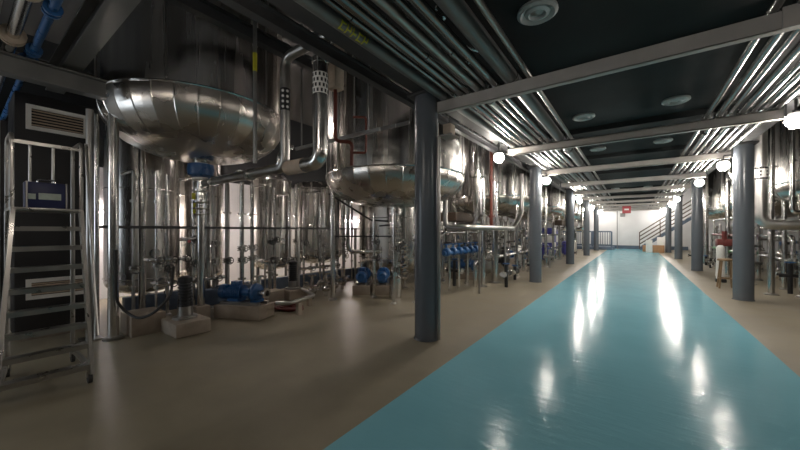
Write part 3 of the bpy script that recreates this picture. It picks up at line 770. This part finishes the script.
# coiled red hose
hp = []
for k in range(90):
    a = k * .42; r = .08 + .04 * math.sin(k * .31) + .0014 * k
    hp.append((-5.35 + r * 1.7 * math.cos(a), 3.78 + r * 1.2 * math.sin(a), .022 + .028 * ((k // 15) % 3)))
tag(MB().path(hp, .02, 8, .03, 2).build('hose', 'rust'), 'dark red hose coiled loosely on the floor right of the blue pump', 'hose')
t = thing('floor_pipe', 'low level pipe near the floor running past the blue pump', 'pipe', (-5.5, 2.9, .25))
MB().path([(-4.98, 3.26, .26), (-4.8, 3.4, .26), (-5.0, 4.1, .26), (-5.75, 4.4, .26)], .034, 14, .1).build('tube', 'dullpipe', t)
for q in ((-4.87, 3.65), (-5.3, 4.22)): MB().box((q[0], q[1], .11), (.08, .08, .22)).build('stand', 'concrete', t)

# ------------------------------------------------------------------ below the second vessel
x, y = T2
t = thing('outlet_valve', 'valve stack with black lever hanging under the second big vessel', 'valve', (x, y, .5))
MB().lathe([(.09, 1.93), (.14, 1.92), (.14, 1.86), (.08, 1.85), (.08, 1.7), (.13, 1.69), (.13, 1.6), (.07, 1.58), (.07, 1.2), (.12, 1.19), (.12, 1.1), (.06, 1.08), (.06, .5), (.14, .45), (.14, .02)], (x, y, 0), 20).build('drop_pipe', 'chrome', t)
MB().rod((x, y, 1.65), (x - .45, y, 1.62), .02, 8).build('lever', 'black', t)
g = MB()
for k in range(4): g.torus((x, y, 1.25 + .1 * k), .15, .012, (0, 0, 1), 20, 6)
g.build('cage', 'chrome', t)
t = thing('guard_frame', 'black angled tube frame under the second big vessel', 'frame', (-4.9, 5.6, 1.3))
MB().path([(-5.6, 5.0, 2.35), (-4.9, 5.65, 1.75), (-4.45, 5.7, 1.72)], .02, 8).build('brace', 'black', t)
for q in (0, .22): MB().rod((-5.45 + q, 5.15 + q, 2.2 - q * .85), (-5.45 + q, 5.15 + q, 1.35), .018, 8).build('post', 'black', t)
MB().bar((-5.5, 5.1, 1.38), (-4.4, 5.85, 1.38), .03, .03).build('rail', 'black', t)
for k, (dx, dy, z1) in enumerate([(.45, .3, 2.0), (.3, -.45, 1.9), (-.2, .4, 1.8), (-.45, -.2, 1.9), (.6, -.1, 2.1)]):
    riser(x + dx, y + dy, 0, z1, (.022, .03, .026, .035, .03)[k], 'upright steel pipe under the second big vessel, %s from its outlet' % ORD[k], [.6 + .1 * k, 1.1 + .05 * k], [.3, 1.4], 'chrome', None, None, 'black', 'risers under the second big vessel')
t = thing('valve_tree', 'stack of bright flanged valves beside the blue pump pair', 'valve', (-5.1, 6.05, .0))
b = MB(); z = .05
b.lathe([(.1, 0), (.1, .05), (.04, .06), (.04, 1.3)], (-4.8, 6.85, 0), 16)
for k in range(7): b.lathe([(.075, .25 + k * .14), (.095, .28 + k * .14), (.095, .32 + k * .14), (.05, .35 + k * .14)], (-4.8, 6.85, 0), 16)
b.build('body', 'chrome', t)
for k in range(3): MB().torus((-4.67, 6.85, .4 + k * .28), .06, .01, (1, 0, 0), 16, 6).rod((-4.8, 6.85, .4 + k * .28), (-4.67, 6.85, .4 + k * .28), .014, 8).build('handwheel', 'chrome', t)
# pipe elbowing below the vessel at the lane side
t = thing('drain_pipe', 'bright pipe curving down before the squat vessel', 'pipe', (-6, 6.4, .9))
MB().path([(-5.75, 5.75, 2.3), (-5.75, 5.75, 1.0), (-5.75, 6.4, .95), (-5.55, 6.75, .95)], .05, 16, .2).build('tube', 'chrome', t)
# clutter of valves at floor level
for k, (xx, yy) in enumerate([(-5.75, 4.65), (-5.75, 5.05), (-5.9, 5.45), (-6.1, 5.9), (-4.45, 7.3), (-3.9, 6.9)]):
    t = thing('floor_valve', 'low bright valve cluster on the floor by the first big vessels, %s from camera' % ORD[k], 'valve', (xx, yy, 0))
    b = MB().rod((xx, yy, 0), (xx, yy, .5), .04, 12).lathe([(.08, .12), (.1, .16), (.1, .2), (.06, .24)], (xx, yy, 0), 14).rod((xx - .25, yy, .3), (xx + .25, yy, .3), .035, 12)
    for q in (-.2, .2): b.lathe([(.07, -.02), (.07, .02)], (xx + q, yy, .3), 14, (1, 0, 0))
    b.build('body', 'chrome', t)
    MB().torus((xx, yy, .52), .08, .01, (0, 0, 1), 18, 6).rod((xx - .075, yy, .52), (xx + .075, yy, .52), .007, 6).build('handwheel', 'chrome', t)

def low_valves(spots, lab, grp):
    for k, (xx, yy) in enumerate(spots):
        rz = random.choice((0, PI / 2)); c, q = math.cos(rz) * .22, math.sin(rz) * .22; h = random.uniform(.35, .8)
        t = thing('floor_valve', lab % ORD[k], 'valve', (xx, yy, 0), grp)
        MB().rod((xx, yy, 0), (xx, yy, h), .045, 12).rod((xx - c, yy - q, h * .6), (xx + c, yy + q, h * .6), .045, 12).build('body', random.choice(('black', 'dullpipe', 'black', 'chrome')), t)
        for e in (-1, 1): MB().lathe([(.085, -.02), (.085, .02)], (xx + e * c, yy + e * q, h * .6), 14, (c, q, 0)).build('flange', 'chrome', t)
        MB().torus((xx, yy, h + .03), .085, .012, (0, 0, 1), 18, 6).rod((xx - .08, yy, h + .03), (xx + .08, yy, h + .03), .008, 6).rod((xx, yy, h), (xx, yy, h + .04), .012, 6).build('handwheel', random.choice(('black', 'chrome', 'blue')), t)
# ------------------------------------------------------------------ pale box beside the first column's top
t = thing('junction_box', 'pale box with steel conduits fixed on the lane side of the nearest left column', 'box', (-2.1, 3.95, 2.8))
MB().box((-2.07, 4.02, 2.90), (.12, .14, .13)).build('body', 'tan', t, bev=.01)
MB().box((-2.07, 4.02, 2.80), (.2, .22, .02)).build('shelf', 'dullpipe', t)
MB().rod((-2.165, 3.9, .02), (-2.165, 3.9, 2.79), .024, 10).build('conduit', 'dullpipe', t)
MB().path([(-2.07, 4.02, 2.96), (-2.07, 4.02, 3.08), (-2.2, 4.05, 3.12), (-2.24, 4.05, 3.39)], .014, 8).build('cable', 'chrome', t)

# ------------------------------------------------------------------ between the second and later columns, left
t = thing('bypass_pipe', 'pale lagged pipe dropping behind the second left column then running level towards the camera', 'pipe', (-3, 9, 1.5))
MB().path([(-2.86, 10.5, 3.3), (-2.86, 10.5, 2.05), (-2.92, 9.8, 1.58), (-3.0, 6.8, 1.58), (-3.6, 6.8, 1.58), (-3.6, 6.8, 2.22)], .06, 18, .2).build('tube', 'dullpipe', t)
for yy in (7.4, 9.3): MB().rod((-3.0, yy, 0), (-3.0, yy, 1.5), .025, 10).build('stand', 'dullpipe', t)
tag(MB().box((-4.5, 9.4, 1.92), (.7, 1.8, .26)).build('steel_platform', 'brownsteel', bev=.01), 'dark brown steel platform slab between the second and third big vessels', 'platform')
tag(MB().box((-2.68, 18.0, 1.86), (.3, 5.0, .22)).build('steel_platform', 'brownsteel', bev=.01), 'long brown platform edge under the fourth big vessel on the left', 'platform')
for k, (xx, yy, r) in enumerate([(-3.25, 7.9, .11), (-3.3, 8.4, .05), (-3.2, 8.75, .04), (-3.3, 9.3, .09), (-3.1, 13.9, .10), (-3.0, 14.6, .06), (-3.1, 20.4, .12), (-3.0, 21.4, .08), (-3.0, 26.6, .14)]):
    riser(xx, yy, 0 if k % 2 else 1.62, 5.2, r, 'tall upright steel pipe between the left columns and vessels, %s from the camera' % ORD[k], [], [1.9, 2.9], 'copper' if k == 2 else 'chrome', (-.5, 0) if k % 2 == 0 else None, None, 'black', 'tall pipes behind the left columns')
tag(MB().torus((-3.35, 8.15, 2.1), .12, .014, (1, -.4, 0), 22, 8).rod((-3.35, 8.15, 2.1), (-3.30, 8.4, 2.1), .014, 8).build('handwheel', 'black'), 'black handwheel on a tall pipe past the second big vessel', 'handwheel')
# blue valve row
t = thing('blue_manifold', 'row of blue valves on a level manifold past the nearest left column', 'manifold', (-3.7, 7.4, 0))
MB().rod((-3.75, 7.0, .95), (-3.75, 9.1, .95), .05, 12).build('header', 'blue', t)
for k in range(6):
    yy = 7.15 + .36 * k
    v = MB().lathe([(.09, -.07), (.11, -.03), (.11, .03), (.09, .07)], (-3.75, yy, .98), 14, (0, 1, 0)).rod((-3.75, yy, .98), (-3.75, yy, 1.16), .025, 8).build('valve', 'blue', t)
    MB().torus((-3.75, yy, 1.17), .085, .012, (0, 0, 1), 18, 6).build('handwheel', 'blue', v)
for k in range(4): MB().rod((-3.75, 7.3 + .55 * k, 0), (-3.75, 7.3 + .55 * k, .93), .035, 10).build('stand_pipe', 'chrome', t)

# ------------------------------------------------------------------ pipe jungle under the farther vessels (both sides)
TAKEN = [(p[0], p[1], .5) for p in pumps] + [(-3.0, 7.4, .2), (-3.0, 9.3, .2), (-4.6, 9.2, .3)]
for yy in (11.8, 17.8, 23.8, 28.9):
    TAKEN += [(-4.3 + 1.42 * math.cos(a), yy + 1.42 * math.sin(a), .2) for a in (.6, 2.3, 3.9, 5.68)]
    TAKEN += [(4.25 + 1.37 * math.cos(a), yy + 1.37 * math.sin(a), .2) for a in (.6, 2.6, 3.6, 5.9)]
TAKEN += [(-4.0, 20.1, .4), (-4.0, 20.65, .4), (-4.0, 21.2, .4)]
TAKEN += [(-3.25, 7.9, .15), (-3.3, 8.4, .1), (-3.2, 8.75, .1), (-3.3, 9.3, .15), (-3.1, 13.9, .15), (-3.0, 14.6, .1), (-3.1, 20.4, .2), (-3.0, 21.4, .12)]
POTS = [(-3.9, 10.3), (-4.0, 12.4), (-4.0, 14.2), (-3.3, 16.0), (-4.1, 18.3), (-3.25, 20.8), (-3.2, 24.0), (3.65, 12.3), (3.65, 14.6), (3.65, 17.2), (3.65, 21.0)]
TAKEN += [(a, b, .32) for a, b in POTS]
def jungle(sx, x0, x1, y0, y1, n, lab0, grp, lanes, zr=(1.3, 1.9)):
    P = []
    for k in range(n):
        for tr in range(60):
            yy = y0 + (y1 - y0) * (k + .5) / n + random.uniform(-.3, .3); xx = random.uniform(x0, x1)
            if all(math.hypot(xx - a, yy - b) > c + .12 for a, b, c in TAKEN) and all(abs(xx - l) > .13 for l in lanes): break
        else: continue
        P.append((yy, xx)); TAKEN.append((xx, yy, .22))
    P.sort()
    for k, (yy, xx) in enumerate(P):
        r = random.choice((.025, .035, .045, .06))
        f = (0, random.choice((-.2, .2)))
        riser(xx, yy, 0, random.uniform(*zr), r, lab0 % ORD[k], [random.uniform(.5, .9), random.uniform(1.0, 1.25)], [random.uniform(.25, .4)], random.choice(('chrome', 'dullpipe', 'dullpipe')), None, f,
              random.choice(('black', 'black', 'blue', 'chrome')), grp, (-sx, 0, 0))
jungle(-1, -5.3, -3.1, 8.2, 26, 26, 'upright valve pipe under the farther left vessels, %s counted from the camera', 'valve pipes under the farther left vessels', (-3.45, -3.35, -4.9, -3.62, -3.75))
jungle(-1, -7.0, -5.6, 9.3, 24, 24, 'upright pipe near the left wall past the squat vessel, %s from the camera', 'back row pipes on the left', (), (1.8, 2.8))
TAKEN += [(2.6 + .4 * k, 10.9, .3) for k in range(11)]
jungle(1, 3.0, 5.2, 11.4, 25, 24, 'upright valve pipe under the right vessels, %s counted from the camera', 'valve pipes under the right vessels', (3.25, 3.4, 3.9))
jungle(1, 5.4, 6.6, 10.8, 22, 20, 'upright pipe near the right wall vessels, %s from the camera', 'back row pipes on the right', (6.05,), (1.8, 2.8))
for k, (side, x, y0, y1, z, r) in enumerate([('left', -3.45, 8.2, 15.8, .7, .05), ('left', -3.35, 12.5, 21.5, 1.3, .045), ('left', -4.9, 9.0, 24.0, 1.45, .06), ('left', -3.62, 17, 28, .55, .05),
        ('right', 3.25, 11.2, 18, .75, .05), ('right', 3.4, 13, 24, 1.35, .05), ('right', 6.05, 10.5, 24, 1.5, .06), ('right', 3.9, 10.5, 22, 1.62, .045)]):
    t = thing('level_pipe', 'level steel pipe under the farther %s vessels, %s' % (side, ['lowest near run', 'middle run before the third vessel', 'high run at the back', 'low far run'][k % 4]), 'pipe', (x, y0, z))
    MB().path([(x, y0, 0), (x, y0, z), (x, y1, z), (x, y1, 0)], r, 12, .15).build('tube', 'chrome', t)
    for q in range(4):
        yy = y0 + (y1 - y0) * (q + .6) / 4.4
        b = MB()
        for e in (-.05, .05): b.lathe([(r * 1.8, -.018), (r * 1.8, .018)], (x, yy + e, z), 14, (0, 1, 0))
        b.rod((x, yy, z), (x, yy, z + .16), .018, 8)
        vb = b.build('valve', 'chrome', t)
        MB().torus((x, yy, z + .165), .075, .011, (0, 0, 1), 16, 6).build('handwheel', random.choice(('blue', 'black', 'chrome')), vb)
def filt(x, y, label, mat, R=.16, h=.8):
    t = thing('filter_pot', label, 'filter', (x, y, 0))
    MB().lathe([(R, .25), (R, h), (R * .8, h + .08), (.03, h + .12)], (x, y, 0), 24).lathe([(.04, .12), (R * .7, .16), (R, .25)], (x, y, 0), 24).build('pot', mat, t)
    MB().torus((x, y, h), R + .01, .02, (0, 0, 1), 24, 6).build('lid_clamp', 'chrome', t)
    for k in range(3): MB().rod((x + R * .8 * math.cos(k * 2.1), y + R * .8 * math.sin(k * 2.1), 0), (x + R * .8 * math.cos(k * 2.1), y + R * .8 * math.sin(k * 2.1), .3), .018, 8).build('leg', 'dullpipe', t)
for k, (xx, yy, m) in enumerate([(-3.9, 10.3, 'steel'), (-4.0, 12.4, 'black'), (-4.0, 14.2, 'steel'), (-3.3, 16.0, 'violet'), (-4.1, 18.3, 'steel'), (-3.25, 20.8, 'violet'), (-3.2, 24.0, 'steel')]):
    filt(xx, yy, '%s filter pot on three legs past the second left vessel, %s from camera' % ({'steel': 'steel', 'black': 'black', 'violet': 'dark violet-blue'}[m], ORD[k]), m)
for k, (xx, yy, m) in enumerate([(3.65, 12.3, 'black'), (3.65, 14.6, 'steel'), (3.65, 17.2, 'steel'), (3.65, 21.0, 'steel')]):
    filt(xx, yy, '%s filter pot on three legs under the right vessels, %s from the camera' % (m, ORD[k]), m)
def clear_spots(x0, x1, y0, y1, n, lanes):
    P = []
    for k in range(n):
        for tr in range(80):
            yy = y0 + (y1 - y0) * (k + .5) / n + random.uniform(-.25, .25); xx = random.uniform(x0, x1)
            if all(math.hypot(xx - a, yy - b) > c + .27 for a, b, c in TAKEN) and all(abs(xx - l) > .3 for l in lanes): break
        else: continue
        P.append((yy, xx)); TAKEN.append((xx, yy, .28))
    P.sort(); return [(b, a) for a, b in P]
low_valves(clear_spots(-4.9, -2.75, 7.6, 24, 24, ()), 'low valve cluster on the floor by the farther left columns, %s from camera', 'low valve clusters on the left')
low_valves(clear_spots(2.5, 5.0, 11.2, 24, 20, ()), 'low valve cluster on the floor under the right vessels, %s from camera', 'low valve clusters on the right')
# violet-white crates far left
for k in range(3):
    for j in range(4):
        tag(MB().box((-4.0, 20.1 + .55 * k, .21 + .42 * j), (.56, .5, .415)).build('crate', 'violet' if (k + j) % 2 else 'white', bev=.02),
            '%s plastic crate, %s of the %s stack beyond the fourth big left vessel' % ('violet-blue' if (k + j) % 2 else 'white', ('bottom', 'second layer', 'third layer', 'top')[j], ORD[k]), 'crate', 'stacked crates on the left')
# tyre-like black reel near the third column
t = thing('hose_reel', 'black hose reel mounted behind the third left column', 'reel', (-2.75, 17.9, 1.2))
MB().torus((-2.62, 18.6, 1.35), .24, .08, (1, -.7, 0), 24, 10).build('hose', 'rubber', t)
MB().rod((-2.7, 18.66, 1.35), (-2.54, 18.54, 1.35), .1, 14).build('hub', 'dullpipe', t)
MB().rod((-2.66, 18.63, 0), (-2.66, 18.63, 1.3), .03, 10).build('stand', 'dullpipe', t)

# ------------------------------------------------------------------ right side
t = thing('elbow_pipe', 'big bright pipe dropping behind the nearest right column and turning level to the right', 'pipe', (2.36, 10.9, 1.6))
MB().path([(2.36, 10.9, 5.25), (2.36, 10.9, 1.64), (6.6, 10.9, 1.64)], .115, 26, .26).build('tube', 'galv', t)
MB().lathe([(.117, 2.66), (.117, 2.98)], (2.36, 10.9, 0), 26, close=False).build('band', 'white', t)
ck = MB(); a0 = math.atan2(-10.9, -2.36)
for kz in range(4):
    for ka in range(9):
        a = a0 + (ka - 4) * .35
        if (kz in (0, 3)) or ka in (1, 4, 7):
            ck.box((2.36 + .1185 * math.cos(a), 10.9 + .1185 * math.sin(a), 2.70 + kz * .08), (.004, .035, .045), Matrix.Rotation(a, 3, 'Z'))
ck.build('band_marks', 'black', t)
for xx in (3.2, 5.6): MB().rod((xx, 10.9, 0), (xx, 10.9, 1.55), .03, 10).build('stand', 'dullpipe', t)
for k, (xx, yy, r, z0) in enumerate([(2.62, 11.3, .06, 0), (2.75, 10.55, .04, 1.9), (2.6, 13.2, .09, 0), (2.5, 15.0, .06, 0), (2.55, 19.4, .1, 0), (2.7, 20.5, .07, 0)]):
    riser(xx, yy, z0, 5.2, r, 'tall upright steel pipe behind the right columns, %s from the camera' % ORD[k], [], [2.2, 3.0], 'chrome', None if z0 == 0 else (.6, 0), None, 'black', 'tall pipes behind the right columns')
t = thing('slanted_pipe', 'bright pipe slanting down to the right behind the lamp of the nearest right column', 'pipe', (2.7, 14.5, 2.6))
MB().path([(2.45, 14.4, 3.35), (2.55, 14.4, 3.1), (3.2, 14.0, 2.55), (3.2, 14.0, 1.9)], .09, 18, .15).build('tube', 'chrome', t)
MB().rod((2.45, 14.4, 3.35), (2.45, 14.4, 5.25), .05, 12).build('hanger', 'dullpipe', t)
t = thing('rail_frame', 'frame of level rails, bright, dark red and green, between the nearest two right columns', 'frame', (2.75, 16.5, 0))
for z, m in ((1.95, 'chrome'), (1.35, 'rust'), (.8, 'green')): MB().rod((2.75, 13.6, z), (2.75, 19.0, z), .045, 12).build('rail', m, t)
for yy in (13.7, 16.3, 18.9): MB().rod((2.75, yy, 0), (2.75, yy, 2.0), .03, 10).build('post', 'dullpipe', t)
t = thing('red_trolley', 'red machine head on legs between the nearest right columns', 'machine', (2.6, 13.8, 0))
MB().box((2.35, 13.75, 1.15), (.62, .4, .22)).build('head', 'rust', t, bev=.03)
MB().rod((2.2, 13.6, 1.2), (2.2, 13.6, 1.5), .06, 12).build('spout', 'rust', t)
for a in (-.25, .25):
    for b in (-.15, .15): MB().rod((2.35 + a, 13.75 + b, 0), (2.35 + a, 13.75 + b, 1.05), .02, 8).build('leg', 'dullpipe', t)
t = thing('white_sack', 'tall white sack on black feet standing under the red machine', 'sack', (1.98, 13.3, 0))
MB().lathe([(.09, .1), (.105, .2), (.095, .5), (.09, .8), (.10, 1.0), (.05, 1.08)], (2.06, 13.25, 0), 14).build('bag', 'white', t, sharp=60)
for b in (-.06, .06): MB().box((2.06 + b, 13.2, .05), (.11, .2, .1)).build('foot', 'black', t, bev=.02)
t = thing('wooden_stool', 'tall wooden stool standing left of the nearest right column', 'stool', (2.0, 11.8, 0))
MB().lathe([(.16, .72), (.17, .74), (.17, .76), (.15, .775)], (1.95, 11.9, 0), 24).build('seat', 'wood', t)
for k in range(4):
    a = PI / 4 + k * PI / 2
    MB().rod((1.95 + .2 * math.cos(a), 11.9 + .2 * math.sin(a), 0), (1.95 + .12 * math.cos(a), 11.9 + .12 * math.sin(a), .73), .02, 10).build('leg', 'wood', t)
rg = MB()
for k in range(4):
    a = PI / 4 + k * PI / 2; b = a + PI / 2; q = .172
    rg.rod((1.95 + q * math.cos(a), 11.9 + q * math.sin(a), .26), (1.95 + q * math.cos(b), 11.9 + q * math.sin(b), .26), .012, 8)
rg.build('stretcher', 'wood', t)

# ------------------------------------------------------------------ far end
t = thing('railing', 'blue-grey railing on a low step before the white end wall', 'railing', (-3, 31, 0))
MB().box((-3.4, 31.4, .12), (4.2, 1.6, .24)).build('step', 'bund', t, bev=.01)
MB().bar((-5.4, 30.8, 1.45), (-1.45, 30.8, 1.45), .1, .1).build('top_rail', 'bund', t)
MB().bar((-5.4, 30.8, .4), (-1.45, 30.8, .4), .05, .05).build('bottom_rail', 'bund', t)
for k in range(4): MB().bar((-5.4 + 1.316 * k, 30.8, .24), (-5.4 + 1.316 * k, 30.8, 1.45), .12, .12).build('post', 'bund', t)
for k in range(24): MB().bar((-5.25 + .16 * k, 30.8, .4), (-5.25 + .16 * k, 30.8, 1.45), .045, .045).build('baluster', 'bund', t)
tag(MB().rod((-1.15, 32.9, .0), (-1.15, 32.9, 3.24), .03, 10).lathe([(.12, 0), (.12, .03)], (-1.15, 32.9, 0), 14).build('pole', 'duct'), 'thin grey pole standing before the white end wall', 'pole')
tag(MB().box((-.78, 33.42, 2.86), (.35, .1, .3)).build('wall_box', 'duct', bev=.02), 'small grey box high on the white end wall beside the pole', 'box')
t = thing('hanging_sign', 'red sign with a pale band hanging over the far end of the lane', 'sign', (0, 27.5, 2.75))
MB().box((-.42, 27.5, 2.98), (.5, .05, .5)).build('board', 'red', t, bev=.01)
MB().box((-.42, 27.47, 3.0), (.26, .012, .1)).build('pale_band', 'diffuser', t)
for a in (-.6, -.24): MB().rod((a, 27.5, 3.2), (a, 27.5, 3.74), .012, 8).build('hanger', 'girder', t)
t = thing('staircase', 'steel staircase with four slanting rails rising to the right at the far end', 'stairs', (1, 31.6, 0))
sa = Vector((.35, 31.4, .1)); sb = Vector((4.1, 31.4, 3.0))
for yy in (0, 1.0): MB().bar(sa + Vector((0, yy, 0)), sb + Vector((0, yy, 0)), .05, .2).build('stringer', 'bund', t)
for k in range(13):
    p = sa + (sb - sa) * ((k + .5) / 13); MB().box((p.x, 31.9, p.z + .08), (.26, .98, .03)).build('tread', 'dullpipe', t)
for k in range(4): MB().bar(sa + Vector((0, 0, .38 + .3 * k)), sb + Vector((0, 0, .38 + .3 * k)), .05, .075).build('rail', 'brownsteel', t)
for k in range(4):
    p = sa + (sb - sa) * (k / 3.0); MB().bar((p.x, 31.4, p.z), (p.x, 31.4, p.z + 1.3), .06, .06).build('post', 'brownsteel', t)
def carton(x, y, z, s, mat, label):
    t = thing('carton', label, 'box', (x, y, z))
    MB().box((x, y, z + s[2] / 2), s).build('body', mat, t, bev=.01)
    MB().box((x, y, z + s[2] + .002), (s[0], .06, .006)).build('tape', 'tan', t)
carton(1.38, 28.9, 0, (.62, .55, .5), 'cardboard', 'brown cardboard carton on the floor nearest the far right column')
carton(.82, 29.9, 0, (.6, .5, .45), 'cardboard', 'brown cardboard carton on the floor at the foot of the stairs')
carton(.86, 28.75, 0, (.36, .4, .85), 'white', 'tall white carton between the two brown cartons')
carton(1.72, 30.2, 0, (.7, .6, 1.05), 'white', 'broad white carton beside the staircase')

# ------------------------------------------------------------------ camera, world, colour
cam = bpy.data.cameras.new('camera'); co = bpy.data.objects.new('camera', cam); COL.objects.link(co)
cam.sensor_width = 36; cam.lens = 36 * 324 / 800; cam.shift_y = 6 / 800.0; cam.clip_start = .05
co.location = (0, 0, 1.5); co.rotation_euler = (PI / 2, 0, math.radians(35.84))
S.camera = co
w = bpy.data.worlds.new('world'); S.world = w; w.use_nodes = True
w.node_tree.nodes['Background'].inputs['Color'].default_value = (.80, .90, 1.0, 1)
w.node_tree.nodes['Background'].inputs['Strength'].default_value = 2.5
S.view_settings.view_transform = 'Standard'; S.view_settings.look = 'None'
S.view_settings.gamma = 1; S.view_settings.use_curve_mapping = False
S.view_settings.exposure = 0.45
